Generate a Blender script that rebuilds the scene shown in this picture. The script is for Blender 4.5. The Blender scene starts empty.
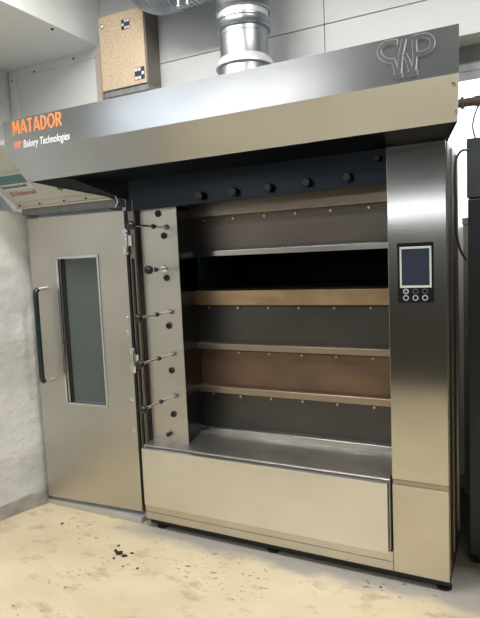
import bpy, bmesh, math, random
from mathutils import Vector, Matrix

scene = bpy.context.scene
COL = scene.collection
random.seed(4)

# ------------------------------------------------------------------ camera
cam_d = bpy.data.cameras.new('camera')
cam = bpy.data.objects.new('camera', cam_d)
COL.objects.link(cam)
yaw, pitch, roll, fpx = 0.4725, 0.0932, -0.0443, 551.6
fw = Vector((-math.sin(yaw) * math.cos(pitch), math.cos(yaw) * math.cos(pitch), -math.sin(pitch)))
rt = Vector((math.cos(yaw), math.sin(yaw), 0))
up = rt.cross(fw)
r2 = math.cos(roll) * rt + math.sin(roll) * up
u2 = -math.sin(roll) * rt + math.cos(roll) * up
M = Matrix((r2, u2, -fw)).transposed().to_4x4()
M.translation = Vector((0.284, -2.534, 1.58))
cam.matrix_world = M
cam_d.sensor_fit = 'VERTICAL'
cam_d.sensor_height = 24
cam_d.lens = 24 * fpx / 618
cam_d.clip_start = 0.02
scene.camera = cam

# ------------------------------------------------------------------ world and exposure
w = bpy.data.worlds.new('world')
scene.world = w
w.use_nodes = True
w.node_tree.nodes['Background'].inputs[0].default_value = (0.75, 0.85, 1, 1)
w.node_tree.nodes['Background'].inputs[1].default_value = 0.3
scene.view_settings.view_transform = 'Standard'
scene.view_settings.look = 'None'
scene.view_settings.gamma = 1
scene.view_settings.exposure = 0.5

def area(name, loc, size, sy, power, color, rot=(0, 0, 0)):
    l = bpy.data.lights.new(name, 'AREA')
    l.shape = 'RECTANGLE'; l.size = size; l.size_y = sy; l.energy = power; l.color = color
    o = bpy.data.objects.new(name, l); COL.objects.link(o)
    o.location = loc; o.rotation_euler = rot
    return o
LAMPS = [(-1.2, -1.15, 34), (0.75, -1.15, 34), (-2.0, -3.6, 12), (1.3, -3.6, 22)]
for x, y, p in LAMPS:
    area('ceiling_lamp_light', (x, y, 3.215), 1.2, 0.22, p, (1, 0.97, 0.92))
area('rear_window_light', (-1.0, -5.08, 2.12), 3.0, 0.22, 6, (0.88, 0.94, 1), (math.radians(90), 0, 0))
area('left_reflection_light', (-2.66, -3.3, 2.85), 3.0, 0.62, 8, (0.84, 0.92, 1), (0, math.radians(-90), 0))  # added unseen light, gives the hood front its bluish reflection
bpy.data.objects['left_reflection_light'].data.size = 0.62
bpy.data.objects['left_reflection_light'].data.size_y = 2.7
area('niche_fill_light', (0.75, 0.75, 3.1), 0.8, 0.15, 90, (0.93, 0.97, 1))  # added fill light, brightens the white wall in the right gap

# ------------------------------------------------------------------ materials
def mat(name, base, rough=0.5, metal=0.0, noise=None, bump=None, emit=None, alpha=None, spec=None):
    """noise = (scale xyz, amount, second colour) ; bump = (scale xyz, strength)"""
    m = bpy.data.materials.new(name); m.use_nodes = True
    nt = m.node_tree; b = nt.nodes['Principled BSDF']
    b.inputs['Base Color'].default_value = (*base, 1)
    b.inputs['Roughness'].default_value = rough
    b.inputs['Metallic'].default_value = metal
    if spec is not None: b.inputs['Specular IOR Level'].default_value = spec
    if emit:
        b.inputs['Emission Color'].default_value = (*emit[0], 1)
        b.inputs['Emission Strength'].default_value = emit[1]
    if alpha is not None: b.inputs['Alpha'].default_value = alpha
    tc = nt.nodes.new('ShaderNodeTexCoord')
    def nz(scale, detail=5):
        mp = nt.nodes.new('ShaderNodeMapping'); mp.inputs['Scale'].default_value = scale
        nt.links.new(tc.outputs['Object'], mp.inputs[0])
        n = nt.nodes.new('ShaderNodeTexNoise'); n.inputs['Scale'].default_value = 1
        n.inputs['Detail'].default_value = detail
        nt.links.new(mp.outputs[0], n.inputs['Vector'])
        return n
    if noise:
        n = nz(noise[0]); r = nt.nodes.new('ShaderNodeValToRGB')
        r.color_ramp.elements[0].position = 0.5 - noise[1]
        r.color_ramp.elements[1].position = 0.5 + noise[1]
        r.color_ramp.elements[0].color = (*base, 1); r.color_ramp.elements[1].color = (*noise[2], 1)
        nt.links.new(n.outputs['Fac'], r.inputs[0]); nt.links.new(r.outputs[0], b.inputs['Base Color'])
    if bump:
        n = nz(bump[0]); bp = nt.nodes.new('ShaderNodeBump')
        bp.inputs['Strength'].default_value = bump[1]; bp.inputs['Distance'].default_value = 0.01
        nt.links.new(n.outputs['Fac'], bp.inputs['Height']); nt.links.new(bp.outputs[0], b.inputs['Normal'])
    return m

def steel(name, base, rough, second=None, streak=(3, 3, 160), amt=0.012, patch=(1.5, 1.5, 2.5)):
    """brushed stainless: fine grain in roughness, slow waviness, smudges"""
    m = bpy.data.materials.new(name); m.use_nodes = True
    nt = m.node_tree; b = nt.nodes['Principled BSDF']; L = nt.links.new
    b.inputs['Metallic'].default_value = 1
    tc = nt.nodes.new('ShaderNodeTexCoord')
    def nz(scale, detail):
        mp = nt.nodes.new('ShaderNodeMapping'); mp.inputs['Scale'].default_value = scale
        L(tc.outputs['Object'], mp.inputs[0])
        n = nt.nodes.new('ShaderNodeTexNoise'); n.inputs['Scale'].default_value = 1; n.inputs['Detail'].default_value = detail
        L(mp.outputs[0], n.inputs['Vector']); return n
    g = nz(streak, 3)
    s = nz(patch, 6)
    mr = nt.nodes.new('ShaderNodeMapRange'); mr.inputs['To Min'].default_value = rough - 0.05; mr.inputs['To Max'].default_value = rough + 0.08
    L(s.outputs['Fac'], mr.inputs['Value']); L(mr.outputs[0], b.inputs['Roughness'])
    cr = nt.nodes.new('ShaderNodeValToRGB')
    cr.color_ramp.elements[0].position = 0.35; cr.color_ramp.elements[1].position = 0.68
    cr.color_ramp.elements[0].color = (*base, 1)
    cr.color_ramp.elements[1].color = (*(second or [c * 0.88 for c in base]), 1)
    L(s.outputs['Fac'], cr.inputs[0])
    L(cr.outputs[0], b.inputs['Base Color'])
    bp = nt.nodes.new('ShaderNodeBump'); bp.inputs['Strength'].default_value = amt; bp.inputs['Distance'].default_value = 0.004
    L(g.outputs['Fac'], bp.inputs['Height'])
    L(bp.outputs[0], b.inputs['Normal'])
    return m

STEEL = steel('brushed_steel', (0.57, 0.555, 0.52), 0.16)
STEEL_BOX = steel('worn_steel', (0.66, 0.64, 0.59), 0.36, (0.56, 0.53, 0.47))
STEEL_PALE = steel('pale_steel', (0.78, 0.79, 0.80), 0.33, (0.68, 0.68, 0.67))
STEEL_SHELF = steel('dull_shelf_steel', (0.62, 0.61, 0.58), 0.42, (0.45, 0.44, 0.42), patch=(5, 5, 5))
STEEL_HOOD = steel('hood_steel', (0.555, 0.575, 0.60), 0.22)
STEEL_DOOR = steel('door_steel', (0.62, 0.60, 0.56), 0.38, (0.54, 0.52, 0.47))
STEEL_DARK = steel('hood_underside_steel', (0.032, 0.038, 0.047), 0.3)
STEEL_COL = steel('column_steel', (0.55, 0.535, 0.50), 0.115, amt=0.006)
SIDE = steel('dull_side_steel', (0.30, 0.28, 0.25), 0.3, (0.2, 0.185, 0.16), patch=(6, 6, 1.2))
STEEL_WARM = steel('heat_tinted_steel', (0.46, 0.40, 0.33), 0.38, (0.36, 0.28, 0.21))
STEEL_TAN = steel('heat_browned_steel', (0.60, 0.44, 0.28), 0.42, (0.45, 0.30, 0.18), patch=(6, 6, 12))
FLAP_A = steel('flap_grey_brown', (0.22, 0.19, 0.165), 0.42, (0.15, 0.13, 0.115))
FLAP_B = steel('flap_dark_grey', (0.135, 0.132, 0.125), 0.4, (0.09, 0.09, 0.09))
FLAP_C = steel('flap_brown', (0.26, 0.18, 0.13), 0.47, (0.17, 0.125, 0.10), patch=(3, 3, 6))
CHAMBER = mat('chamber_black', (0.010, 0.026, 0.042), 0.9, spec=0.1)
CHROME = mat('chrome', (0.75, 0.75, 0.75), 0.15, 1)
BRASS = mat('bolt_brass', (0.7, 0.6, 0.42), 0.3, 1)
BLACK = mat('black_plastic', (0.012, 0.013, 0.015), 0.3)
HANDLE = mat('dark_handle', (0.012, 0.022, 0.03), 0.3)
RUBBER = mat('black_rubber', (0.012, 0.012, 0.012), 0.6)
GALV = mat('galvanised_steel', (0.45, 0.475, 0.51), 0.36, 1, noise=((14, 14, 14), 0.2, (0.32, 0.345, 0.38)))
GALV_FLEX = mat('flexible_duct_foil', (0.45, 0.48, 0.52), 0.4, 1)
SEAL = mat('white_seal', (0.62, 0.64, 0.66), 0.4, 0.3)
ORANGE = mat('orange_lettering', (0.95, 0.27, 0.08), 0.5)
WHITE_INK = mat('white_lettering', (0.85, 0.87, 0.9), 0.5)
EMBLEM_EDGE = mat('emblem_edge', (0.72, 0.74, 0.75), 0.3, 0.8)
EMBLEM_FACE = mat('emblem_face', (0.30, 0.32, 0.33), 0.35, 0.9)
DOORGLASS = mat('smoky_glass', (0.10, 0.125, 0.12), 0.1, 0, alpha=0.85)
SCREEN = mat('display_screen', (0.024, 0.032, 0.05), 0.3, spec=0.25)
BEZEL = mat('display_bezel', (0.5, 0.53, 0.52), 0.4)
PANEL_BLACK = mat('control_black', (0.004, 0.005, 0.009), 0.5, spec=0.2)
RING = mat('button_ring', (0.4, 0.4, 0.4), 0.4)
RING_DIM = mat('button_ring_dim', (0.06, 0.07, 0.09), 0.4)
REDDOT = mat('button_red', (0.12, 0.03, 0.03), 0.4)
PLASTER = mat('white_plaster', (0.72, 0.735, 0.73), 0.85, 0, noise=((3, 3, 4), 0.12, (0.56, 0.575, 0.575)), bump=((11, 11, 13), 1.0))
PLASTER.node_tree.nodes['Bump'].inputs['Distance'].default_value = 0.018
CLAD = mat('wall_cladding', (0.56, 0.575, 0.575), 0.45, 0, noise=((1.2, 1, 2), 0.25, (0.46, 0.48, 0.48)))
WHITEPAINT = mat('white_paint', (0.8, 0.81, 0.82), 0.7)
SOFFIT = mat('soffit_paint', (0.80, 0.825, 0.84), 0.6)
CLAD_LIFTED = mat('lifted_wall_cladding', (0.82, 0.84, 0.83), 0.5, 0, noise=((1.2, 1, 2), 0.25, (0.72, 0.745, 0.74)))  # cladding colour lightened to make up for light the soffit blocks
CEIL = mat('ceiling_paint', (0.24, 0.265, 0.275), 0.8)
REARDARK = mat('rear_wall_dark', (0.05, 0.05, 0.05), 0.6)
REARWALL = mat('rear_wall_grey', (0.17, 0.17, 0.165), 0.8)
TRIM = mat('dirty_trim', (0.45, 0.44, 0.41), 0.6, 0, noise=((9, 9, 9), 0.15, (0.28, 0.27, 0.25)))
JOINT = mat('joint_backing', (0.2, 0.21, 0.21), 0.8)
BEAM = mat('grey_beam', (0.27, 0.28, 0.285), 0.5, 0.3, noise=((20, 4, 3), 0.2, (0.20, 0.21, 0.215)))
FILM = mat('protective_film', (0.68, 0.54, 0.36), 0.5, 0.1, noise=((90, 90, 90), 0.2, (0.46, 0.37, 0.27)))
BOXSIDE = mat('cabinet_side', (0.26, 0.23, 0.20), 0.45, 0.5, noise=((8, 8, 8), 0.2, (0.18, 0.16, 0.14)))
STICKER = mat('sticker_black', (0.03, 0.03, 0.035), 0.5)
STICKER_W = mat('sticker_white', (0.7, 0.72, 0.74), 0.5)
EBOX = mat('off_white_enamel', (0.60, 0.60, 0.56), 0.45)
TEAL = mat('teal_print', (0.12, 0.24, 0.25), 0.5)
TEAL_D = mat('dark_print', (0.10, 0.13, 0.14), 0.5)
REDINK = mat('red_print', (0.42, 0.10, 0.10), 0.5)
DARKCAB = mat('dark_cabinet', (0.055, 0.065, 0.062), 0.35, 0.4)
DARKCAB2 = mat('darker_cabinet', (0.022, 0.025, 0.026), 0.35, 0.4)
PIPE = mat('brown_pipe', (0.10, 0.065, 0.055), 0.6, 0.2)
GREYBOX = mat('grey_enamel', (0.30, 0.31, 0.30), 0.5)
CRUMB = mat('burnt_crumb', (0.03, 0.022, 0.015), 0.9)

def floor_mat():
    m = bpy.data.materials.new('floor_coating'); m.use_nodes = True
    nt = m.node_tree; L = nt.links.new; b = nt.nodes['Principled BSDF']
    g = nt.nodes.new('ShaderNodeNewGeometry')
    def nz(scale, detail, loc=(0, 0, 0), rough=0.5):
        mp = nt.nodes.new('ShaderNodeMapping'); mp.inputs['Scale'].default_value = scale; mp.inputs['Location'].default_value = loc
        L(g.outputs['Position'], mp.inputs[0])
        n = nt.nodes.new('ShaderNodeTexNoise'); n.inputs['Scale'].default_value = 1; n.inputs['Detail'].default_value = detail
        n.inputs['Roughness'].default_value = rough
        L(mp.outputs[0], n.inputs['Vector']); return n
    def ramp(src, a, bb):
        r = nt.nodes.new('ShaderNodeMapRange'); r.inputs['From Min'].default_value = a; r.inputs['From Max'].default_value = bb
        L(src, r.inputs['Value']); return r.outputs[0]
    def mix(f, a, bcol):
        x = nt.nodes.new('ShaderNodeMix'); x.data_type = 'RGBA'
        L(f, x.inputs['Factor'])
        if isinstance(a, tuple): x.inputs['A'].default_value = (*a, 1)
        else: L(a, x.inputs['A'])
        x.inputs['B'].default_value = (*bcol, 1); return x.outputs['Result']
    def math_(op, a, bb):
        x = nt.nodes.new('ShaderNodeMath'); x.operation = op
        for i, v in enumerate((a, bb)):
            if isinstance(v, (int, float)): x.inputs[i].default_value = v
            else: L(v, x.inputs[i])
        return x.outputs[0]
    n1 = nz((2.2, 3.5, 1), 6)
    c = mix(ramp(n1.outputs['Fac'], 0.38, 0.62), (0.82, 0.71, 0.50), (0.74, 0.63, 0.43))
    n1b = nz((5, 9, 1), 8, (3, 1, 0), 0.65)
    c = mix(math_('MULTIPLY', ramp(n1b.outputs['Fac'], 0.54, 0.66), 0.55), c, (0.40, 0.31, 0.19))
    # bare grey dusty strip worn along the foot of the machine
    sep = nt.nodes.new('ShaderNodeSeparateXYZ'); L(g.outputs['Position'], sep.inputs[0])
    n2 = nz((4, 7, 1), 6, (5, 2, 0))
    yy = math_('ADD', sep.outputs['Y'], math_('MULTIPLY', math_('SUBTRACT', n2.outputs['Fac'], 0.5), 0.24))
    dust = math_('MULTIPLY', ramp(yy, -0.14, -0.04), ramp(sep.outputs['X'], -2.0, -1.6))
    c = mix(math_('MULTIPLY', dust, 0.85), c, (0.40, 0.39, 0.385))
    # small dark dirt scraps
    n3 = nz((26, 45, 1), 5, (1, 8, 0), 0.6)
    n4 = nz((2.1, 2.6, 1), 2, (9, 3.2, 0))
    d = math_('MULTIPLY', ramp(n3.outputs['Fac'], 0.60, 0.66), ramp(n4.outputs['Fac'], 0.50, 0.60))
    c = mix(math_('MULTIPLY', d, 0.85), c, (0.13, 0.10, 0.07))
    painted_shade = math_('MULTIPLY', ramp(math_('ADD', sep.outputs['Y'], math_('MULTIPLY', n2.outputs['Fac'], 0.12)), 0.10, 0.34), ramp(sep.outputs['X'], -0.2, -0.05))
    c = mix(painted_shade, c, (0.07, 0.058, 0.045))  # shadow beside the dark cabinet, painted into the floor colour
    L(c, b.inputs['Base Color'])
    b.inputs['Roughness'].default_value = 0.5
    bp = nt.nodes.new('ShaderNodeBump'); bp.inputs['Strength'].default_value = 0.15; bp.inputs['Distance'].default_value = 0.01
    L(n1b.outputs['Fac'], bp.inputs['Height']); L(bp.outputs[0], b.inputs['Normal'])
    return m
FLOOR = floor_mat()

# ------------------------------------------------------------------ mesh helpers
def obj(name, bm, m, parent=None, label=None, bevel=0.0, smooth=False, mats=None):
    bmesh.ops.recalc_face_normals(bm, faces=bm.faces)
    me = bpy.data.meshes.new(name); bm.to_mesh(me); bm.free()
    for mm in (mats or [m]): me.materials.append(mm)
    if smooth:
        for p in me.polygons: p.use_smooth = True
        try: me.set_sharp_from_angle(angle=math.radians(38))
        except Exception: pass
    o = bpy.data.objects.new(name, me); COL.objects.link(o)
    if parent is not None: o.parent = parent
    if label: o['label'] = label
    if bevel:
        b = o.modifiers.new('bevel', 'BEVEL'); b.width = bevel; b.segments = 2; b.limit_method = 'ANGLE'; b.harden_normals = False
    return o

def B(*boxes):
    bm = bmesh.new()
    for bx in boxes: addbox(bm, *bx)
    return bm

def addbox(bm, x0, x1, y0, y1, z0, z1, mi=0):
    v = [bm.verts.new(p) for p in ((x0, y0, z0), (x1, y0, z0), (x1, y1, z0), (x0, y1, z0), (x0, y0, z1), (x1, y0, z1), (x1, y1, z1), (x0, y1, z1))]
    for f in ((0, 3, 2, 1), (4, 5, 6, 7), (0, 1, 5, 4), (1, 2, 6, 5), (2, 3, 7, 6), (3, 0, 4, 7)):
        bm.faces.new([v[i] for i in f]).material_index = mi

def slab(bm, quad, thick, mi=0):
    """a thick plate from four corner points, thickened away from its normal"""
    q = [Vector(p) for p in quad]
    n = (q[1] - q[0]).cross(q[3] - q[0]).normalized() * thick
    a = [bm.verts.new(p) for p in q]; b = [bm.verts.new(p - n) for p in q]
    bm.faces.new(a); bm.faces.new(b[::-1])
    for i in range(4): bm.faces.new([a[i], b[i], b[(i + 1) % 4], a[(i + 1) % 4]])

def prism(bm, prof, x0, x1):
    """profile in (y, z) extruded along x"""
    a = [bm.verts.new((x0, y, z)) for y, z in prof]; b = [bm.verts.new((x1, y, z)) for y, z in prof]
    bm.faces.new(a); bm.faces.new(b[::-1]); n = len(prof)
    for i in range(n): bm.faces.new([a[i], b[i], b[(i + 1) % n], a[(i + 1) % n]])

def tube(bm, pts, rad, seg=16, cap=True):
    """sweep; rad is a number or a list"""
    P = [Vector(p) for p in pts]; n = len(P)
    R = rad if isinstance(rad, (list, tuple)) else [rad] * n
    T = []
    for i in range(n):
        a = P[max(i - 1, 0)]; b = P[min(i + 1, n - 1)]
        T.append((b - a).normalized() if (b - a).length > 1e-9 else (T[-1] if T else Vector((0, 0, 1))))
    ref = Vector((0, 0, 1)) if abs(T[0].z) < 0.9 else Vector((1, 0, 0))
    nn = (ref - T[0] * ref.dot(T[0])).normalized(); rings = []
    for i in range(n):
        nn = (nn - T[i] * nn.dot(T[i])).normalized(); bb = T[i].cross(nn)
        rings.append([bm.verts.new(P[i] + R[i] * (math.cos(2 * math.pi * k / seg) * nn + math.sin(2 * math.pi * k / seg) * bb)) for k in range(seg)])
    for i in range(n - 1):
        for k in range(seg):
            bm.faces.new([rings[i][k], rings[i][(k + 1) % seg], rings[i + 1][(k + 1) % seg], rings[i + 1][k]])
    if cap: bm.faces.new(rings[0][::-1]); bm.faces.new(rings[-1])

def lathe(bm, prof, c, axis='z', seg=40):
    """prof = [(radius, height)...] about an axis through c"""
    rings = []
    for r, h in prof:
        ring = []
        for k in range(seg):
            a = 2 * math.pi * k / seg; u, v = r * math.cos(a), r * math.sin(a)
            p = (c[0] + u, c[1] + v, c[2] + h) if axis == 'z' else (c[0] + u, c[1] + h, c[2] + v)
            ring.append(bm.verts.new(p))
        rings.append(ring)
    for i in range(len(rings) - 1):
        for k in range(seg):
            bm.faces.new([rings[i][k], rings[i][(k + 1) % seg], rings[i + 1][(k + 1) % seg], rings[i + 1][k]])
    bm.faces.new(rings[0]); bm.faces.new(rings[-1])

def ball(bm, c, r, seg=16, sc=(1, 1, 1)):
    bmesh.ops.create_uvsphere(bm, u_segments=seg, v_segments=seg // 2 + 2, radius=r, matrix=Matrix.Translation(c) @ Matrix.Diagonal((*sc, 1)))

def smoothpath(pts, k=10):
    P = [Vector(p) for p in pts]; out = []
    for i in range(len(P) - 1):
        p0 = P[max(i - 1, 0)]; p1 = P[i]; p2 = P[i + 1]; p3 = P[min(i + 2, len(P) - 1)]
        for j in range(k):
            t = j / k
            out.append(0.5 * ((2 * p1) + (p2 - p0) * t + (2 * p0 - 5 * p1 + 4 * p2 - p3) * t * t + (3 * p1 - p0 - 3 * p2 + p3) * t ** 3))
    out.append(P[-1]); return out

def empty(name, loc, label, cat, rz=0, group=None):
    o = bpy.data.objects.new(name, None); COL.objects.link(o); o.empty_display_size = 0.1
    o.location = loc; o.rotation_euler = (0, 0, rz); o['label'] = label; o['category'] = cat
    if group: o['group'] = group
    return o
def tag(o, label, cat, group=None):
    o['label'] = label; o['category'] = cat
    if group: o['group'] = group
    return o
def struct(name, bm, m, **k):
    o = obj(name, bm, m, **k); o['kind'] = 'structure'; return o

def lettering(name, txt, m, parent, x0, x1, z0, z1, y, shear=0.0, bold=0.0, depth=0.0008, place=None):
    """text turned into a mesh and fitted to a box on a plane facing -Y"""
    cu = bpy.data.curves.new('lettering', 'FONT'); cu.body = txt; cu.offset = bold; cu.extrude = 0.02
    cu.shear = shear
    t = bpy.data.objects.new('lettering', cu); COL.objects.link(t)
    bpy.context.view_layer.update()
    me = bpy.data.meshes.new_from_object(t.evaluated_get(bpy.context.evaluated_depsgraph_get()))
    bpy.data.objects.remove(t); bpy.data.curves.remove(cu)
    xs = [v.co.x for v in me.vertices]; ys = [v.co.y for v in me.vertices]
    ax, bx, ay, by = min(xs), max(xs), min(ys), max(ys)
    for v in me.vertices:
        X = x0 + (v.co.x - ax) / (bx - ax) * (x1 - x0); Z = z0 + (v.co.y - ay) / (by - ay) * (z1 - z0)
        d = depth if v.co.z > 0 else 0.0
        v.co = place(X, Z, d) if place else Vector((X, y - d, Z))
    old = me; tb = bmesh.new(); tb.from_mesh(old)
    bmesh.ops.remove_doubles(tb, verts=tb.verts, dist=1e-5)
    bmesh.ops.triangulate(tb, faces=tb.faces); bmesh.ops.dissolve_degenerate(tb, edges=tb.edges, dist=1e-5)
    bmesh.ops.recalc_face_normals(tb, faces=tb.faces)
    for f_ in tb.faces: f_.smooth = False; f_.material_index = 0
    me = bpy.data.meshes.new(name); tb.to_mesh(me); tb.free(); bpy.data.meshes.remove(old)
    me.materials.append(m)
    o = bpy.data.objects.new(name, me); COL.objects.link(o); o.parent = parent
    return o

# ================================================================== THE SETTING
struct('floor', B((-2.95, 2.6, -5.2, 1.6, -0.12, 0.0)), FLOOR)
struct('ceiling', B((-2.95, 2.6, -5.2, 1.6, 3.3, 3.4)), CEIL)

# left wall: lumpy hand-plastered surface
bm = bmesh.new()
ny, nz_ = 60, 40; grid = []
for i in range(ny + 1):
    row = []
    y = -5.2 + (0.13 + 5.2) * i / ny
    for j in range(nz_ + 1):
        z = 3.3 * j / nz_
        bump = 0.006 * math.sin(y * 7 + z * 2) * math.sin(z * 4.3 + 1) + 0.004 * math.sin(y * 15 - z * 6)
        row.append(bm.verts.new((-2.68 + bump, y, z)))
    grid.append(row)
for i in range(ny):
    for j in range(nz_):
        bm.faces.new([grid[i][j], grid[i + 1][j], grid[i + 1][j + 1], grid[i][j + 1]])
r = bmesh.ops.extrude_face_region(bm, geom=list(bm.faces))
for v in [g for g in r['geom'] if isinstance(g, bmesh.types.BMVert)]: v.co.x = -2.95
struct('wall_left', bm, PLASTER, smooth=True)

# rounded plaster pier between left wall and the steel door
bm = bmesh.new(); rings = []
for j in range(25):
    z = 0.0 + 1.93 * j / 24
    wob = 0.005 * math.sin(z * 7) + 0.004 * math.sin(z * 17 + 1)
    x1 = -2.535 - 0.025 * (1 - z / 1.93) + wob
    row = [bm.verts.new(p) for p in ((-2.69, 0.13, z), (-2.70, -0.62, z), (-2.665 + wob * .5, -0.45, z), (-2.62 + wob, -0.24, z), (x1 - 0.04, -0.06, z), (x1 - 0.008, 0.02, z), (x1, 0.13, z))]
    rings.append(row)
for j in range(24):
    for k in range(7):
        bm.faces.new([rings[j][k], rings[j][(k + 1) % 7], rings[j + 1][(k + 1) % 7], rings[j + 1][k]])
bm.faces.new(rings[0]); bm.faces.new(rings[-1][::-1])
struct('trim_1', bm, PLASTER, smooth=True)

# wall above the machine: steel-faced panels with narrow joints
struct('wall_back', B((-2.95, -1.93, 0.13, 0.25, 1.9, 3.3)), CLAD_LIFTED)
bm = B((-1.93, -0.559, 0.13, 0.25, 1.98, 2.669), (-1.93, -0.559, 0.13, 0.25, 2.674, 3.3),
       (-0.555, 2.6, 0.13, 0.27, 2.49, 2.669), (-0.555, -0.01, 0.13, 0.25, 2.36, 2.52), (-0.555, 2.6, 0.13, 0.25, 2.674, 3.3))
struct('wall_back', bm, CLAD)
struct('trim_2', B((-1.935, 0.0, 0.16, 0.24, 2.37, 3.3)), JOINT)          # dark backing seen in the joints
struct('trim_3', B((-2.68, -1.94, 0.118, 0.13, 2.795, 2.84), (-2.676, -2.62, 0.112, 0.13, 1.99, 2.83)), CLAD_LIFTED, bevel=0.002)
for x, z in ((-2.45, 2.80), (-2.12, 2.815), (-2.65, 2.78), (-2.64, 2.52)):
    b = bmesh.new(); lathe(b, [(0.006, 0), (0.006, -0.004), (0.003, -0.006)], (x, 0.116, z), 'y', 10)
    o = obj('trim_4', b, BLACK); o['kind'] = 'structure'
struct('trim_5', B((-1.935, -1.895, 0.09, 0.13, 2.36, 2.84)), mat('pinkish_trim', (0.5, 0.42, 0.36), 0.6))
struct('wall_far', B((-2.95, 2.6, 1.25, 1.4, 0, 3.3)), WHITEPAINT)
struct('wall_right', B((2.4, 2.6, -5.2, 1.6, 0, 3.3)), REARWALL)
bm = B((-2.95, 2.6, -5.35, -5.2, 1.0, 2.4)); addbox(bm, -2.95, 2.6, -5.35, -5.12, 0, 1.0, 1); addbox(bm, -2.95, 2.6, -5.35, -5.17, 2.4, 3.3, 1); addbox(bm, -2.66, 2.4, -5.12, -3.8, 0, 1.15, 1)
struct('wall_rear', bm, None, mats=[REARWALL, REARDARK])
struct('reflection_light_frame', B((-2.69, -2.655, -4.66, -1.54, 3.16, 3.2), (-2.69, -2.655, -4.66, -1.54, 2.5, 2.54), (-2.69, -2.655, -4.66, -4.6, 2.54, 3.16), (-2.69, -2.655, -1.6, -1.54, 2.54, 3.16)), CLAD)  # frame added around the left reflection light, out of view
struct('window_1', B((-2.55, 0.55, -5.2, -5.14, 1.93, 1.97), (-2.55, 0.55, -5.2, -5.14, 2.27, 2.31), (-2.55, -2.5, -5.2, -5.14, 1.97, 2.27), (0.5, 0.55, -5.2, -5.14, 1.97, 2.27)), CLAD)
# dropped soffit over the door side
bm = B((-2.68, -1.915, -1.9, 0.128, 2.84, 3.3))
struct('trim_6', bm, SOFFIT, bevel=0.003)
b = bmesh.new(); lathe(b, [(0.009, 0), (0.007, 0.006)], (-1.95, -0.22, 2.834), 'z', 12)
struct('trim_7', b, BLACK)
# grey beam over the passage on the right
struct('trim_8', B((-0.005, 2.4, 0.27, 0.42, 2.375, 2.515)), BEAM, bevel=0.003)
# baseboard
struct('baseboard_left', B((-2.70, -2.655, -5.1, -0.5, 0, 0.09)), TRIM, bevel=0.004)
bm = bmesh.new(); prof = [(-2.70, -0.5), (-2.655, -0.5), (-2.612, -0.25), (-2.575, -0.09), (-2.535, 0.01), (-2.535, 0.05), (-2.70, 0.05)]
a = [bm.verts.new((x, y, 0)) for x, y in prof]; c_ = [bm.verts.new((x, y, 0.09)) for x, y in prof]
bm.faces.new(a[::-1]); bm.faces.new(c_)
for i in range(7): bm.faces.new([a[i], a[(i + 1) % 7], c_[(i + 1) % 7], c_[i]])
struct('baseboard_left', bm, TRIM, bevel=0.004)
struct('trim_9', B((-2.53, -1.76, 0.03, 0.14, 0.0, 0.032)), mat('threshold', (0.55, 0.55, 0.53), 0.5, 0.2), bevel=0.003)
struct('baseboard_far', B((-2.9, 2.4, 1.235, 1.25, 0, 0.09)), TRIM)
# light pipe stub on left wall
b = bmesh.new(); tube(b, [(-2.64, -0.5, 1.905), (-2.64, -0.04, 1.905)], 0.012)
o = tag(obj('wall_conduit', b, EBOX, smooth=True), 'thin off-white conduit on the left wall beneath the slanted unit', 'conduit')

# lamp housings (behind the camera, seen in reflections)
for i, (x, y, p) in enumerate(LAMPS):
    b = B((x - 0.64, x + 0.64, y - 0.15, y + 0.15, 3.225, 3.3))
    o = obj('ceiling_lamp', b, WHITEPAINT, bevel=0.01)
    tag(o, 'long ceiling lamp behind the viewer, ' + ['front left of four', 'front right of four', 'rear left of four', 'rear right of four'][i], 'lamp', 'ceiling lamps')

# ================================================================== THE OVEN
oven = empty('deck_oven', (0, 0, 0), 'large stainless steel bakery deck oven with overhanging hood, standing on the tan floor', 'oven')

# ---- hood
A, Bq, C = (-2.154, -0.416, 2.346), (-2.154, -0.416, 2.182), (-2.150, -0.263, 2.051)
D, E_ = (-1.73, 0.05, 1.935), (-1.73, 0.05, 2.346)
A2, B2, C2 = (0.094, -0.416, 2.346), (0.092, -0.416, 2.182), (0.073, -0.263, 2.051)
D2, E2 = (0.002, 0.05, 2.035), (0.002, 0.05, 2.346)
bm = bmesh.new()
vs = {k: bm.verts.new(v) for k, v in dict(A=A, B=Bq, C=C, D=D, E=E_, a=A2, b=B2, c=C2, d=D2, e=E2).items()}
for f in ('ABba', 'BCcb', 'BCD', 'ABDE', 'abcde', 'AaeE'):
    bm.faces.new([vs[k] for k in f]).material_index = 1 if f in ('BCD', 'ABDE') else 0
hood = obj('hood', bm, None, oven, mats=[STEEL_HOOD, STEEL_DARK])
sm = hood.modifiers.new('solid', 'SOLIDIFY'); sm.thickness = 0.004; sm.offset = -1
hb = hood.modifiers.new('bevel', 'BEVEL'); hb.width = 0.003; hb.segments = 2; hb.limit_method = 'ANGLE'
bm = bmesh.new()
slab(bm, [(-2.12, -0.262, 2.060), (0.066, -0.262, 2.060), (-0.002, 0.046, 2.046), (-1.735, 0.046, 2.046)][::-1], -0.003)
addbox(bm, -1.73, 0.0, 0.066, 0.075, 2.045, 2.34)
addbox(bm, -1.73, 0.0, 0.066, 0.075, 2.045, 2.34)
slab(bm, [(-2.138, -0.25, 2.056), (-1.722, 0.047, 1.940), (-1.722, 0.047, 2.06), (-2.125, -0.24, 2.065)], 0.003)
slab(bm, [(-2.142, -0.262, 2.049), (-1.722, 0.042, 1.932), (-1.722, 0.047, 1.932), (-2.146, -0.25, 2.049)], 0.002)
obj('hood_underside', bm, STEEL_DARK, oven, label='dark bluish underside of the hood')
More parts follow.
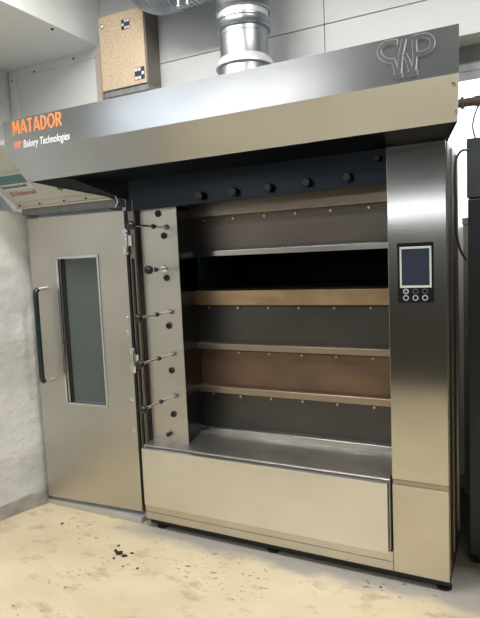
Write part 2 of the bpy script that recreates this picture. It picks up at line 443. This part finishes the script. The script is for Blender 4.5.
for z in (2.155, 2.078):
    yy = -0.416 + (2.182 - z) * 0.153 / 0.131
    b = bmesh.new(); lathe(b, [(0.008, 0.004), (0.008, -0.003), (0.004, -0.007)], (0.070, yy, z), 'y', 14)
    obj('screw', b, BRASS, oven, smooth=True)
lettering('lettering', 'WP', ORANGE, hood, -2.086, -2.030, 2.197, 2.233, -0.4150, depth=0.0018, bold=0.02)['label'] = 'small orange WP lettering'
lettering('lettering', 'Bakery Technologies', WHITE_INK, hood, -2.016, -1.698, 2.184, 2.2335, -0.4150, depth=0.0018, shear=0.2, bold=0.002)['label'] = 'white slanted lettering'

# ---- raised monogram
def strokes(bm, paths, wd, y0, y1):
    for k_, path in enumerate(paths):
        y1 -= 0.0001
        if len(path) > 3: path = [(v.x, v.z) for v in smoothpath([(x, 0, z) for x, z in path], 5)]
        P = [Vector((x, 0, z)) for x, z in path]
        n = len(P); L_, R_ = [], []
        for i in range(n):
            t = (P[min(i + 1, n - 1)] - P[max(i - 1, 0)]).normalized(); s = Vector((-t.z, 0, t.x)) * wd / 2
            L_.append(P[i] + s); R_.append(P[i] - s)
        for i in range(n - 1):
            q = [L_[i], L_[i + 1], R_[i + 1], R_[i]]
            a = [bm.verts.new((p.x, y0, p.z)) for p in q]; b = [bm.verts.new((p.x, y1, p.z)) for p in q]
            bm.faces.new(a); bm.faces.new(b[::-1])
            for k in range(4): bm.faces.new([a[k], b[k], b[(k + 1) % 4], a[(k + 1) % 4]])
def cpt(px, py):   # monogram drawing units to metres on the hood face
    u = (px - 95) / 307.0; v = (py - 72 + (px - 402) * -0.21 * -1 * 0) 
    X = -0.186 + 0.200 * u
    top = 127 - 57 * u
    return (X, 2.331 - (py - top) / 187.0 * 0.122)
def arc(cx, cy, rx, ry, a0, a1, n=12):
    return [(cx + rx * math.cos(math.radians(a0 + (a1 - a0) * i / n)), cy + ry * math.sin(math.radians(a0 + (a1 - a0) * i / n))) for i in range(n + 1)]
mono = [
    [(205, 113)] + [(150, 118), (122, 134), (107, 160), (112, 186), (135, 206), (165, 214), (190, 213)],
    [(182, 214), (205, 292)],
    [(243, 100), (222, 190), (213, 292)],
    [(180, 298), (232, 292)],
    [(243, 180), (262, 215), (280, 280)],
    [(256, 285), (312, 276)],
    [(296, 92), (300, 190), (290, 278)],
    [(285, 97), (345, 84), (378, 92), (392, 118), (382, 150), (352, 172), (306, 180)],
]
mono = [[cpt(*p) for p in path] for path in mono]
# bold condensed word, each letter drawn as strokes in a 0..1 box
def oval(cx, cz, rx, rz, a0, a1, n=14):
    return [(cx + rx * math.cos(math.radians(a0 + (a1 - a0) * i / n)), cz + rz * math.sin(math.radians(a0 + (a1 - a0) * i / n))) for i in range(n + 1)]
GLY = {'M': (1.25, [[(.10, 0), (.16, 1)], [(.19, .98), (.5, .22)], [(.5, .22), (.81, .98)], [(.84, 1), (.90, 0)]]),
       'A': (1.05, [[(.08, 0), (.48, 1)], [(.52, 1), (.92, 0)], [(.24, .28), (.76, .28)]]),
       'T': (0.92, [[(.5, 0), (.5, 1)], [(.04, .93), (.96, .93)]]),
       'D': (1.05, [[(.16, 0), (.16, 1)], [(.10, .93), (.42, .93)], oval(.42, .5, .42, .43, 90, -90), [(.42, .07), (.10, .07)]]),
       'O': (1.15, [oval(.5, .5, .41, .44, 90, 450, 28)]),
       'R': (1.0, [[(.16, 0), (.16, 1)], [(.10, .93), (.50, .93)], oval(.50, .71, .30, .22, 90, -90), [(.50, .49), (.16, .49)], [(.48, .50), (.86, 0)]])}
bm = bmesh.new(); tot = sum(GLY[ch][0] for ch in 'MATADOR'); cx_ = -2.087; k_ = (2.087 - 1.736) / tot; n_ = 0
for ch in 'MATADOR':
    w_ = GLY[ch][0] * k_ * 0.90
    for path in GLY[ch][1]:
        n_ += 1
        pts = [(cx_ + x * w_, 2.2685 + z * 0.069) for x, z in path]
        P_ = [Vector((x, 0, z)) for x, z in pts]; m_ = len(P_); loop = ch == 'O'; sd = []
        for q in range(m_):
            t_ = (P_[1] - P_[-2] if loop and q in (0, m_ - 1) else P_[min(q + 1, m_ - 1)] - P_[max(q - 1, 0)]).normalized()
            s_ = Vector((-t_.z, 0, t_.x)) * 0.0052
            yy = -0.4172 - 0.00001 * n_
            sd.append([bm.verts.new((v.x, y_, v.z)) for v, y_ in ((P_[q] + s_, yy), (P_[q] - s_, yy), (P_[q] - s_, -0.4150), (P_[q] + s_, -0.4150))])
        if loop: sd[-1] = sd[0]
        for q in range(m_ - 1):
            for e_ in range(4): bm.faces.new([sd[q][e_], sd[q][(e_ + 1) % 4], sd[q + 1][(e_ + 1) % 4], sd[q + 1][e_]])
        if not loop: bm.faces.new(sd[0]); bm.faces.new(sd[-1][::-1])
    cx_ += GLY[ch][0] * k_
obj('lettering', bm, ORANGE, hood, label='orange MATADOR lettering')
bm = bmesh.new(); strokes(bm, mono, 0.0165, -0.4145, -0.4225)
emb = obj('monogram', bm, EMBLEM_EDGE, hood, label='raised steel monogram of W with two P bowls')
bm = bmesh.new(); strokes(bm, mono, 0.0125, -0.42, -0.4245)
# inner face stays on the hood so the outline reads as a bright rim
obj('monogram_face', bm, STEEL_HOOD, hood)

# ---- fascia behind hood with knobs
bm = bmesh.new()
slab(bm, [(-1.745, 0.05, 1.872), (-0.25, 0.05, 1.886), (-0.25, 0.05, 2.044), (-1.745, 0.05, 2.044)], 0.02)
obj('fascia', bm, STEEL_DARK, oven, bevel=0.002)
for x, z in ((-1.235, 1.917), (-1.036, 1.919), (-0.838, 1.921), (-0.637, 1.926), (-0.438, 1.929), (-0.296, 2.0)):
    s = 0.6 if z > 1.95 else 0.84
    b = bmesh.new(); lathe(b, [(0.012 * s, 0.002), (0.012 * s, -0.012), (0.026 * s, -0.014), (0.027 * s, -0.03), (0.022 * s, -0.036)], (x, 0.05, z), 'y', 24)
    obj('fascia_knob', b, BLACK, oven, smooth=True)

# ---- deck surround, ledges, flaps
XL_, XR_ = -1.478, -0.24
obj('top_rail', B((XL_, XR_, 0.29, 0.36, 1.826, 1.99)), STEEL_WARM, oven, bevel=0.002)
LEDGES = [(1.627, 1.594, STEEL), (1.392, 1.306, STEEL_TAN), (1.076, 1.040, STEEL_WARM), (0.815, 0.776, STEEL_WARM)]
for zt, zb, m in LEDGES:
    bm = bmesh.new(); prism(bm, [(0.296, zb), (0.296, zt - 0.003), (0.300, zt), (0.40, zt + 0.004), (0.40, zb + 0.004), (0.310, zb)], XL_, XR_)
    o = obj('deck_ledge', bm, m, oven, bevel=0.0015)
    if m is STEEL_TAN: o['label'] = 'heat-browned deck ledge'
FL = [(1.826, 1.627, FLAP_A), (1.306, 1.076, FLAP_B), (1.04, 0.815, FLAP_C), (0.776, 0.54, FLAP_B)]
BX = [-1.39, -1.195, -1.0, -0.81, -0.61, -0.41]
for zt, zb, m in FL:
    bm = B((XL_, XR_, 0.345, 0.36, zb, zt)); addbox(bm, -1.39, XR_, 0.339, 0.345, zb + 0.01, zt - 0.012)
    fl = obj('deck_flap', bm, m, oven, bevel=0.001)
    if m is FLAP_C: fl['label'] = 'browned deck flap'
    for x in BX:
        b = bmesh.new(); lathe(b, [(0.0045, 0.002), (0.0045, -0.008), (0.007, -0.009), (0.007, -0.014)], (x + random.uniform(-.006, .006), 0.339, zt - 0.02), 'y', 10)
        obj('bolt', b, BRASS, fl, smooth=True)
# open second deck: an empty baking chamber
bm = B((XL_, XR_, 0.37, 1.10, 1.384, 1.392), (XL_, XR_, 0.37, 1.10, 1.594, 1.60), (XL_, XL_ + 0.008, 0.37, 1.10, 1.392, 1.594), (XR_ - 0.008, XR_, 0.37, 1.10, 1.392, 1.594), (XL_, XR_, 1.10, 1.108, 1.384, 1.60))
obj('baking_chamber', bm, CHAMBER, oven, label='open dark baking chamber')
# sill below the lowest deck
bm = bmesh.new(); prism(bm, [(0.296, 0.524), (0.296, 0.556), (0.302, 0.562), (0.35, 0.566), (0.35, 0.524)], XL_, XR_)
obj('lower_sill', bm, STEEL, oven, bevel=0.0015)

# ---- left control panel with its return
bm = B((-1.682, -1.429, 0.088, 0.094, 0.511, 1.886))
panel = obj('lever_panel', bm, STEEL_DOOR, oven, bevel=0.0015)
bm = bmesh.new(); slab(bm, [(-1.430, 0.094, 0.512), (-1.476, 0.37, 0.520), (-1.476, 0.37, 1.886), (-1.430, 0.094, 1.886)], 0.004)
obj('lever_panel_return', bm, STEEL_DARK, oven)
for x, z in ((-1.55, 1.847), (-1.518, 1.721), (-1.516, 1.483), (-1.518, 1.207), (-1.517, 0.946), (-1.521, 0.686)):
    b = bmesh.new(); lathe(b, [(0.018, 0.001), (0.019, -0.006), (0.016, -0.011), (0.009, -0.013), (0.008, -0.006)], (x, 0.088, z), 'y', 18)
    obj('black_plug', b, BLACK, panel, smooth=True)
b = bmesh.new(); lathe(b, [(0.009, 0.001), (0.009, -0.008), (0.013, -0.010), (0.013, -0.02)], (-1.557, 0.088, 0.563), 'y', 14)
obj('black_plug', b, BLACK, panel, smooth=True)
for z, yb, ym in ((1.768, -0.235, -0.04), (1.288, -0.223, -0.055), (1.044, -0.232, -0.06), (0.80, -0.226, -0.065)):
    b = bmesh.new(); tube(b, [(-1.497, 0.09, z), (-1.497, yb, z)], 0.0066, 12)
    rod = obj('pull_rod', b, CHROME, oven, smooth=True)
    b = bmesh.new(); lathe(b, [(0.016, 0.0), (0.015, -0.010), (0.008, -0.014)], (-1.497, 0.088, z), 'y', 18); obj('rod_bush', b, SIDE, rod, smooth=True)
    b = bmesh.new(); ball(b, (-1.497, yb, z), 0.0235, 18); obj('ball_knob', b, BLACK, rod, smooth=True)
    b = bmesh.new(); lathe(b, [(0.006, -0.012), (0.0125, -0.008), (0.0125, 0.008), (0.006, 0.012)], (-1.497, ym, z), 'y', 14); obj('stop_ring', b, BLACK, rod, smooth=True)
z = 1.533
b = bmesh.new(); tube(b, [(-1.53, 0.09, z), (-1.53, -0.05, z)], 0.0055, 12)
lathe(b, [(0.024, 0), (0.024, -0.006), (0.02, -0.01)], (-1.53, 0.088, z), 'y', 20)
rod = obj('pull_rod', b, CHROME, oven, smooth=True)
b = bmesh.new(); ball(b, (-1.53, -0.06, z), 0.0245, 18); obj('ball_knob', b, BLACK, rod, smooth=True)
b = bmesh.new(); lathe(b, [(0.006, -0.012), (0.0125, -0.008), (0.0125, 0.008), (0.006, 0.012)], (-1.53, 0.005, z), 'y', 14); obj('stop_ring', b, BLACK, rod, smooth=True)

# ---- frame post left of the panel
bm = B((-1.758, -1.700, 0.062, 0.075, 0.06, 1.93), (-1.758, -1.745, 0.062, 0.10, 0.06, 1.93), (-1.700, -1.694, 0.045, 0.30, 0.06, 1.93))
post = obj('frame_post', bm, SIDE, oven, bevel=0.0015, label='dark frame post beside the levers')
obj('frame_gasket', B((-1.694, -1.684, 0.075, 0.30, 0.06, 1.93), (-1.735, -1.722, 0.055, 0.063, 0.3, 1.60)), RUBBER, oven)

# ---- lower box, shelf and plinth
bm = B((-1.682, -0.268, -0.03, -0.006, 0.158, 0.500))
obj('lower_front_panel', bm, STEEL_PALE, oven, bevel=0.003)
bm = bmesh.new()
prism(bm, [(0.004, 0.16), (0.004, 0.506), (0.012, 0.510), (0.296, 0.526), (0.296, 0.16)], -1.690, -0.262)
obj('front_shelf', bm, STEEL_SHELF, oven, bevel=0.002)
obj('shelf_groove', B((-1.684, -0.268, -0.006, 0.004, 0.17, 0.494)), RUBBER, oven)
bm = B((-1.70, -0.252, 0.0, 0.03, 0.108, 0.156)); obj('plinth_rail', bm, STEEL_BOX, oven, bevel=0.0015)
bm = B((-1.70, -0.252, 0.0, 0.03, 0.060, 0.104), (-1.70, -0.252, 0.004, 0.03, 0.100, 0.110))
obj('plinth', bm, STEEL_BOX, oven, bevel=0.0015)
bm = B((-0.263, -0.254, 0.02, 0.03, 0.15, 0.52))
obj('column_gap_lining', bm, RUBBER, oven)

# ---- right column
obj('column_front', B((-0.250, 0.0, 0.0, 0.02, 0.516, 2.037)), STEEL_COL, oven, bevel=0.002)
obj('column_rail', B((-0.248, -0.001, 0.003, 0.02, 0.492, 0.514)), STEEL_WARM, oven, bevel=0.0015)
obj('column_base_panel', B((-0.250, 0.0, 0.0, 0.02, 0.060, 0.490)), STEEL_BOX, oven, bevel=0.002)
bm = B((-0.250, -0.246, 0.02, 0.36, 0.06, 2.037), (-0.006, -0.001, 0.02, 0.44, 0.075, 2.05), (-0.002, 0.004, 0.20, 0.215, 0.10, 2.03), (-0.002, 0.004, 0.02, 0.034, 0.08, 2.03), (-0.003, 0.006, 0.40, 0.44, 0.12, 2.03))
obj('column_side', bm, SIDE, oven, label='dull side wall of the column')

# ---- body behind
bm = B((-1.69, -1.682, 0.10, 1.15, 0.06, 2.33), (-0.30, -0.292, 0.36, 1.15, 0.06, 2.33), (-1.69, -0.292, 0.36, 1.15, 2.322, 2.33), (-1.69, -0.292, 1.142, 1.15, 0.06, 2.33), (-1.69, -0.292, 0.36, 1.15, 0.06, 0.07),
       (-0.292, -0.005, 0.425, 0.435, 0.09, 2.04))
obj('oven_body', bm, STEEL_WARM, oven)
for x, y in ((-0.03, 0.06), (-0.9, 0.06), (-1.62, 0.06), (-0.36, 1.0), (-1.62, 1.0)):
    b = bmesh.new(); lathe(b, [(0.035, 0), (0.035, 0.012), (0.018, 0.016), (0.018, 0.07)], (x, y, 0), 'z', 20)
    obj('foot', b, RUBBER, oven, smooth=True)
obj('base_frame', B((-1.69, -0.002, 0.03, 0.06, 0.022, 0.062), (-0.03, -0.002, 0.05, 0.42, 0.03, 0.075)), RUBBER, oven, label='black base rail')

# ---- control panel
cp = obj('control_panel', B((-0.208, -0.054, -0.006, 0.001, 1.345, 1.611)), PANEL_BLACK, oven, bevel=0.002, label='black control panel')
bm = B((-0.197, -0.062, -0.009, -0.006, 1.584, 1.594), (-0.197, -0.062, -0.009, -0.006, 1.412, 1.422), (-0.197, -0.189, -0.009, -0.006, 1.422, 1.584), (-0.070, -0.062, -0.009, -0.006, 1.422, 1.584))
obj('screen_bezel', bm, BEZEL, cp, bevel=0.001)
obj('screen', B((-0.189, -0.070, -0.0075, -0.006, 1.422, 1.584)), SCREEN, cp, label='dark blue-grey display screen')
for j, z in enumerate((1.396, 1.367)):
    for i, x in enumerate((-0.172, -0.131, -0.090)):
        b = bmesh.new()
        R_o, R_i = 0.0125, 0.0085
        n = 24; ringv = []
        for k in range(n):
            a = 2 * math.pi * k / n; c, s = math.cos(a), math.sin(a)
            ringv.append([b.verts.new((x + rr * c, yy, z + rr * s)) for rr, yy in ((R_o, -0.005), (R_o, -0.0085), (R_i, -0.0085), (R_i, -0.005))])
        for k in range(n):
            for q in range(4):
                b.faces.new([ringv[k][q], ringv[(k + 1) % n][q], ringv[(k + 1) % n][(q + 1) % 4], ringv[k][(q + 1) % 4]])
        ring = obj('button_ring', b, RING if (j == 1 or i == 0) else RING_DIM, cp)
        b = bmesh.new(); lathe(b, [(0.0075, 0), (0.0075, -0.002), (0.006, -0.003)], (x, -0.006, z), 'y', 18)
        obj('button', b, REDDOT if (j == 0 and i == 0) else PANEL_BLACK, cp, smooth=True)

# ================================================================== STEEL DOOR
DRZ = math.atan2(0.044, 0.73)
door = empty('service_door', (-2.508, 0.018, 0.0), 'stainless steel door with narrow window and dark handle, left of the oven', 'door', DRZ)
W_, Z0, Z1 = 0.735, 0.06, 1.880
wx0, wx1, wz0, wz1 = 0.214, 0.530, 0.700, 1.630
bm = B((0, wx0, 0, 0.045, Z0, Z1), (wx1, W_, 0, 0.045, Z0, Z1), (wx0, wx1, 0, 0.045, Z0, wz0), (wx0, wx1, 0, 0.045, wz1, Z1))
bmesh.ops.remove_doubles(bm, verts=bm.verts, dist=1e-5)
obj('door_leaf', bm, STEEL_DOOR, door)
f = 0.011
bm = B((wx0 - 0.004, wx0 + f, -0.006, 0.012, wz0, wz1), (wx1 - f * .7, wx1 + 0.004, -0.006, 0.03, wz0, wz1), (wx0 - 0.004, wx1 + 0.004, -0.006, 0.03, wz0 - 0.004, wz0 + f), (wx0 - 0.004, wx1 + 0.004, -0.006, 0.03, wz1 - f, wz1 + 0.004),
       (wx0 + f, wx0 + f + 0.006, 0.012, 0.030, wz0 + f, wz1 - f))
obj('window_frame', bm, CHROME, door, bevel=0.001)
bm = B((wx0 + 0.02, wx0 + 0.034, 0.02, 0.034, wz0 + f, wz1 - f))
obj('window_seal', bm, RUBBER, door)
obj('window_pane', B((wx0 + 0.03, wx1 - 0.01, 0.030, 0.036, wz0 + 0.012, wz1 - 0.012)), DOORGLASS, door, label='smoky grey-green glass')
# handle
hx = 0.118
path = [(hx, 0.0, 1.440), (hx, -0.055, 1.440), (hx, -0.085, 1.436), (hx, -0.098, 1.422), (hx, -0.101, 1.395), (hx, -0.101, 1.15), (hx, -0.101, 0.90), (hx, -0.098, 0.872), (hx, -0.085, 0.858), (hx, -0.055, 0.854), (hx, 0.0, 0.854)]
b = bmesh.new(); tube(b, path[2:-2], 0.0165, 16); hd = obj('handle', b, HANDLE, door, smooth=True)
b = bmesh.new(); tube(b, path[:3], 0.0135, 16); tube(b, path[-3:], 0.0135, 16); obj('handle_mount', b, CHROME, hd, smooth=True)
# hinges
for zc in (1.70, 1.0):
    b = bmesh.new()
    lathe(b, [(0.011, -0.075), (0.013, -0.07), (0.013, -0.03), (0.009, -0.028), (0.009, -0.024), (0.013, -0.022), (0.013, 0.03), (0.009, 0.032), (0.009, 0.036), (0.013, 0.038), (0.013, 0.07), (0.011, 0.075)], (W_ + 0.016, -0.01, zc), 'z', 18)
    addbox(b, W_ - 0.012, W_ + 0.016, -0.008, -0.002, zc - 0.07, zc - 0.025); addbox(b, W_ - 0.012, W_ + 0.016, -0.008, -0.002, zc + 0.036, zc + 0.07)
    addbox(b, W_ + 0.016, W_ + 0.05, -0.012, 0.0, zc - 0.025, zc + 0.034)
    obj('hinge', b, CHROME, door, smooth=True)
for zc in (1.25, 1.17, 0.76, 0.57):
    b = bmesh.new(); lathe(b, [(0.012, 0.001), (0.012, -0.003), (0.008, -0.005)], (W_ - 0.022, 0.0, zc), 'y', 14)
    obj('screw', b, CHROME, door, smooth=True)

# ================================================================== SLANTED UNIT UNDER THE HOOD'S LEFT END
S2 = math.sqrt(0.5)
unit = empty('slanted_unit', (-2.3, 0.05, 1.92), 'off-white slanted metal unit with teal and red print, above the steel door at left', 'unit')
def ub(bm, pts_face, thick, shift=0.0):
    q = [Vector(p) for p in pts_face]
    a = [bm.verts.new(p) for p in q]; n = Vector((0, S2, S2)) * thick
    b2 = [bm.verts.new(p + n + Vector((-shift if i in (1, 2) else 0, 0, 0))) for i, p in enumerate(q)]
    bm.faces.new(a); bm.faces.new(b2[::-1])
    for i in range(len(q)): bm.faces.new([a[i], b2[i], b2[(i + 1) % len(q)], a[(i + 1) % len(q)]])
def F(x, t, off=0.0):    # point on the slanted face, t metres up it
    return Vector((x - 2.3 * 0, -t * S2 - off * S2, 1.947 + t * S2 - off * S2))
inv = Matrix.Translation((2.3, -0.05, -1.92))
def uobj(name, bm, m, **k):
    bm.transform(inv); return obj(name, bm, m, unit, **k)
bm = bmesh.new(); ub(bm, [F(-2.555, 0), F(-1.80, 0), F(-2.225, 0.40), F(-2.655, 0.40)], 0.05, 0.14)
uobj('casing', bm, EBOX, bevel=0.003)
bm = bmesh.new(); ub(bm, [F(-2.545, 0.045, 0.004), F(-1.87, 0.045, 0.004), F(-1.875, 0.05, 0.004), F(-2.547, 0.05, 0.004)], 0.012)
ub(bm, [F(-2.555, 0.0, 0.008), F(-1.80, 0.0, 0.008), F(-1.82, 0.012, 0.008), F(-2.558, 0.012, 0.008)], 0.01)
uobj('front_rim', bm, EBOX)
bm = bmesh.new(); addbox(bm, -2.54, -1.79, 0.012, 0.10, 1.903, 1.945)
uobj('base_channel', bm, BEAM)
bm = bmesh.new(); ub(bm, [F(-2.645, 0.30, 0.025), F(-2.22, 0.30, 0.025), F(-2.26, 0.46, 0.025), F(-2.675, 0.46, 0.025)], 0.05)
uobj('cover', bm, EBOX, bevel=0.004)
bm = bmesh.new(); ub(bm, [F(-2.575, 0.145, 0.003), F(-2.29, 0.145, 0.003), F(-2.30, 0.26, 0.003), F(-2.61, 0.26, 0.003)], 0.003)
st = uobj('sticker', bm, STICKER_W)
bm = bmesh.new(); ub(bm, [F(-2.565, 0.19, 0.005), F(-2.31, 0.19, 0.005), F(-2.315, 0.25, 0.005), F(-2.59, 0.25, 0.005)], 0.002)
bm.transform(inv); obj('sticker_print', bm, TEAL, st)
def place_u(X, Z, d): return F(X, Z, 0.0045 + d) + Vector((2.3, -0.05, -1.92))
lettering('sticker_lettering', 'Systemtechnik', TEAL_D, st, -2.55, -2.33, 0.153, 0.183, 0, bold=0.01, place=place_u)
lettering('lettering', 'Elektrosil', REDINK, unit, -2.475, -2.31, 0.10, 0.132, 0, bold=0.01, place=lambda X, Z, d: F(X, Z, 0.0005 + d) + Vector((2.3, -0.05, -1.92)))
bm = bmesh.new()
for k in range(16):
    a0, a1 = 2 * math.pi * k / 16, 2 * math.pi * (k + 1) / 16
    ub(bm, [F(-2.505 + rr * math.cos(a), 0.115 + rr * math.sin(a), 0.001) for rr, a in ((0.017, a0), (0.017, a1), (0.009, a1), (0.009, a0))], 0.002)
uobj('round_mark', bm, REDINK)
bm = bmesh.new(); ub(bm, [F(-2.14, 0.115, 0.001), F(-2.11, 0.095, 0.001), F(-2.08, 0.115, 0.001), F(-2.11, 0.135, 0.001)], 0.002)
uobj('diamond_mark', bm, TEAL_D)
for x in (-2.52, -2.35, -2.15, -1.98):
    b = bmesh.new(); ball(b, F(x, 0.025, 0.002), 0.006, 10)
    uobj('screw', b, BLACK, smooth=True)
# loop of thin cable beside the unit
b = bmesh.new(); tube(b, smoothpath([(-1.80, 0.02, 1.965), (-1.775, 0.0, 1.955), (-1.76, -0.005, 1.93), (-1.775, 0.0, 1.905), (-1.80, 0.02, 1.90)]), 0.004, 8)
tag(obj('cable_loop', b, WHITE_INK, smooth=True), 'thin white loop of cable at the right end of the slanted unit', 'cable')

# ================================================================== BOX ABOVE THE HOOD
jb = empty('switch_cabinet', (-1.66, 0.07, 2.51), 'speckled brown wall cabinet with two small stickers above the hood, under the duct', 'cabinet')
def jobj(name, bm, m, parent=None, **k):
    bm.transform(Matrix.Translation((1.66, -0.07, -2.51))); return obj(name, bm, m, parent or jb, **k)
jobj('casing', B((-1.818, -1.508, 0.006, 0.129, 2.535, 2.940)), BOXSIDE, bevel=0.002)
jd = jobj('cabinet_door', B((-1.814, -1.512, -0.006, 0.006, 2.540, 2.934)), FILM, bevel=0.002, label='door in speckled tan film')
jobj('base_plate', B((-1.80, -1.505, 0.0, 0.129, 2.505, 2.532)), BEAM)
for x0, x1, z0, z1, cells in ((-1.655, -1.600, 2.838, 2.890, ((0, 1), (1, 2), (2, 0), (2, 2), (1, 0))), (-1.585, -1.520, 2.560, 2.625, ((0, 0), (1, 0), (2, 1), (0, 2), (1, 2)))):
    s = jobj('sticker', B((x0, x1, -0.0075, -0.006, z0, z1)), STICKER, jd)
    b = bmesh.new(); sx, sz = (x1 - x0) / 3, (z1 - z0) / 3
    for i, j in cells: addbox(b, x0 + i * sx + sx * .12, x0 + (i + 1) * sx - sx * .12, -0.0085, -0.0075, z0 + j * sz + sz * .15, z0 + (j + 1) * sz - sz * .15)
    jobj('sticker_print', b, STICKER_W, s)
b = bmesh.new(); lathe(b, [(0.012, 0.002), (0.012, -0.012), (0.006, -0.014)], (-1.785, -0.006, 2.885), 'y', 16)
jobj('lock', b, CHROME, jd, smooth=True)

# ================================================================== DUCTS
duct = empty('exhaust_duct', (-0.862, -0.13, 2.346), 'shiny galvanised exhaust duct rising from the top of the hood', 'duct')
def dobj(name, bm, m, parent=None, **k):
    bm.transform(Matrix.Translation((0.862, 0.13, -2.346))); return obj(name, bm, m, parent or duct, **k)
c = (-0.862, -0.13, 0)
R = 0.120
b = bmesh.new()
prof = [(0.126, 2.348), (0.126, 2.455), (0.112, 2.485), (0.112, 2.59), (0.114, 2.592), (0.114, 2.596), (0.112, 2.598), (0.112, 2.62)]
lathe(b, prof, c); dobj('lower_pipe', b, GALV, smooth=True)
b = bmesh.new(); lathe(b, [(0.128, 2.452), (0.137, 2.450), (0.138, 2.458), (0.124, 2.486), (0.114, 2.494), (0.112, 2.474)], c)
dobj('flange_ring', b, SEAL, smooth=True, label='pale flared flange')
b = bmesh.new(); lathe(b, [(0.112, 2.612), (0.124, 2.616), (0.127, 2.622), (0.124, 2.628), (0.121, 2.632), (0.121, 2.650), (0.125, 2.654), (0.125, 2.662), (0.116, 2.668)], c)
dobj('clamp_band', b, GALV, smooth=True)
b = bmesh.new(); lathe(b, [(0.116, 2.664), (0.116, 2.695), (0.112, 2.70)], c); dobj('seal_band', b, SEAL, smooth=True)
b = bmesh.new(); lathe(b, [(0.112, 2.69), (0.124, 2.694), (0.127, 2.70), (0.124, 2.706), (0.121, 2.71), (0.121, 2.755), (0.125, 2.758), (0.125, 2.764), (0.121, 2.768), (0.121, 2.86), (0.125, 2.863), (0.121, 2.868), (0.121, 3.3)], c)
addbox(b, -0.745, -0.730, -0.145, -0.115, 2.748, 2.772)
dobj('upper_pipe', b, GALV, smooth=True)
# flexible branch: ribbed, turning up at its left end
cl = smoothpath([(-0.97, -0.135, 2.925), (-1.1, -0.135, 2.925), (-1.25, -0.135, 2.922), (-1.33, -0.135, 2.935), (-1.40, -0.135, 2.99), (-1.425, -0.135, 3.08), (-1.425, -0.135, 3.3)], 22)
rr = [0.122 + (0.004 if k % 4 < 2 else -0.003) for k in range(len(cl))]
b = bmesh.new(); tube(b, cl, rr, 32)
br = dobj('flexible_branch', b, GALV_FLEX, smooth=True, label='ribbed flexible branch running left')
for x in (-1.17, -1.12):
    b = bmesh.new(); tube(b, [(x, -0.19, 2.815), (x, -0.19, 2.785)], 0.006, 10); ball(b, (x, -0.19, 2.782), 0.011, 12)
    dobj('wing_nut', b, CHROME, br, smooth=True)

# ================================================================== RIGHT SIDE
dc = empty('dark_cabinet', (0.5, 0.7, 0), 'tall dark metal cabinet at the right edge, beside the oven', 'cabinet')
T = Matrix.Translation((-0.5, -0.7, 0))
b = B((0.058, 0.9, 0.30, 1.1, 1.812, 2.083)); b.transform(T); obj('upper_section', b, DARKCAB, dc, bevel=0.003)
b = B((0.062, 0.9, 0.305, 1.1, 0.05, 1.804)); b.transform(T); obj('lower_section', b, DARKCAB2, dc, bevel=0.003)
b = B((0.068, 0.89, 0.315, 1.09, 1.804, 1.812)); b.transform(T); obj('joint_strip', b, RUBBER, dc)
b = B((0.09, 0.88, 0.34, 1.08, 0.0, 0.05)); b.transform(T); obj('plinth', b, RUBBER, dc)
b = bmesh.new(); tube(b, [(-0.08, 0.335, 2.255), (0.5, 0.335, 2.255)], 0.020, 16); tube(b, [(0.032, 0.335, 2.255), (0.045, 0.335, 2.255)], 0.028, 16); tube(b, [(0.09, 0.335, 2.255), (0.5, 0.335, 2.255)], 0.024, 16)
tag(obj('brown_pipe', b, PIPE, smooth=True), 'brown horizontal pipe behind the right end of the hood', 'pipe')
b = bmesh.new(); tube(b, smoothpath([(0.115, 0.30, 2.235), (0.094, 0.31, 2.19), (0.083, 0.33, 2.14), (0.093, 0.35, 2.087)]), 0.004, 8)
tag(obj('thin_cable', b, RUBBER, smooth=True), 'thin cable hanging from the brown pipe onto the dark cabinet', 'cable')
b = bmesh.new(); tube(b, smoothpath([(0.065, 0.285, 2.03), (0.040, 0.24, 2.02), (0.020, 0.21, 1.975), (0.014, 0.2, 1.87), (0.018, 0.2, 1.78), (0.016, 0.21, 1.68), (0.03, 0.24, 1.58), (0.054, 0.285, 1.52)]), 0.0055, 8)
tag(obj('black_cable', b, RUBBER, smooth=True), 'black cable looping between the dark cabinet and the oven side', 'cable')
b = B((-0.032, 0.30, 1.14, 1.234, 0.0, 1.72)); addbox(b, -0.036, 0.31, 1.13, 1.234, 1.72, 1.76)
tag(obj('grey_locker', b, GREYBOX, bevel=0.004), 'grey metal locker in the gap behind the oven and the dark cabinet', 'locker')

# ================================================================== FLOOR SCRAPS
CR = [(-1.665, -0.30, 0.016, 'largest black crumb in the clump on the tan floor before the door hinge side'),
      (-1.62, -0.31, 0.011, 'black crumb touching the largest one on its right'),
      (-1.70, -0.285, 0.009, 'black crumb just left of the largest crumb in the clump'),
      (-1.60, -0.27, 0.007, 'small crumb at the right end of the crumb clump'),
      (-1.66, -0.35, 0.006, 'small crumb in front of the largest crumb of the clump'),
      (-1.72, -0.235, 0.007, 'small crumb between the clump and the door threshold'),
      (-2.22, -0.16, 0.008, 'lone dark crumb on the floor below the door window'),
      (-1.48, -0.38, 0.006, 'lone dark crumb right of the clump, before the lower box'),
      (-0.30, -0.06, 0.005, 'tiny dark crumb at the foot of the right column')]
for i, (x, y, s, lab) in enumerate(CR):
    b = bmesh.new(); bmesh.ops.create_icosphere(b, subdivisions=2, radius=s)
    for v in b.verts:
        v.co *= random.uniform(0.7, 1.25); v.co.x *= 1.5; v.co.z *= 0.35
    zmin = min(v.co.z for v in b.verts)
    for v in b.verts: v.co.z -= zmin
    o = obj('floor_crumb', b, CRUMB); o.location = (x, y, 0); o.rotation_euler.z = random.uniform(0, 3)
    tag(o, lab, 'crumb', 'burnt crumbs on the floor')
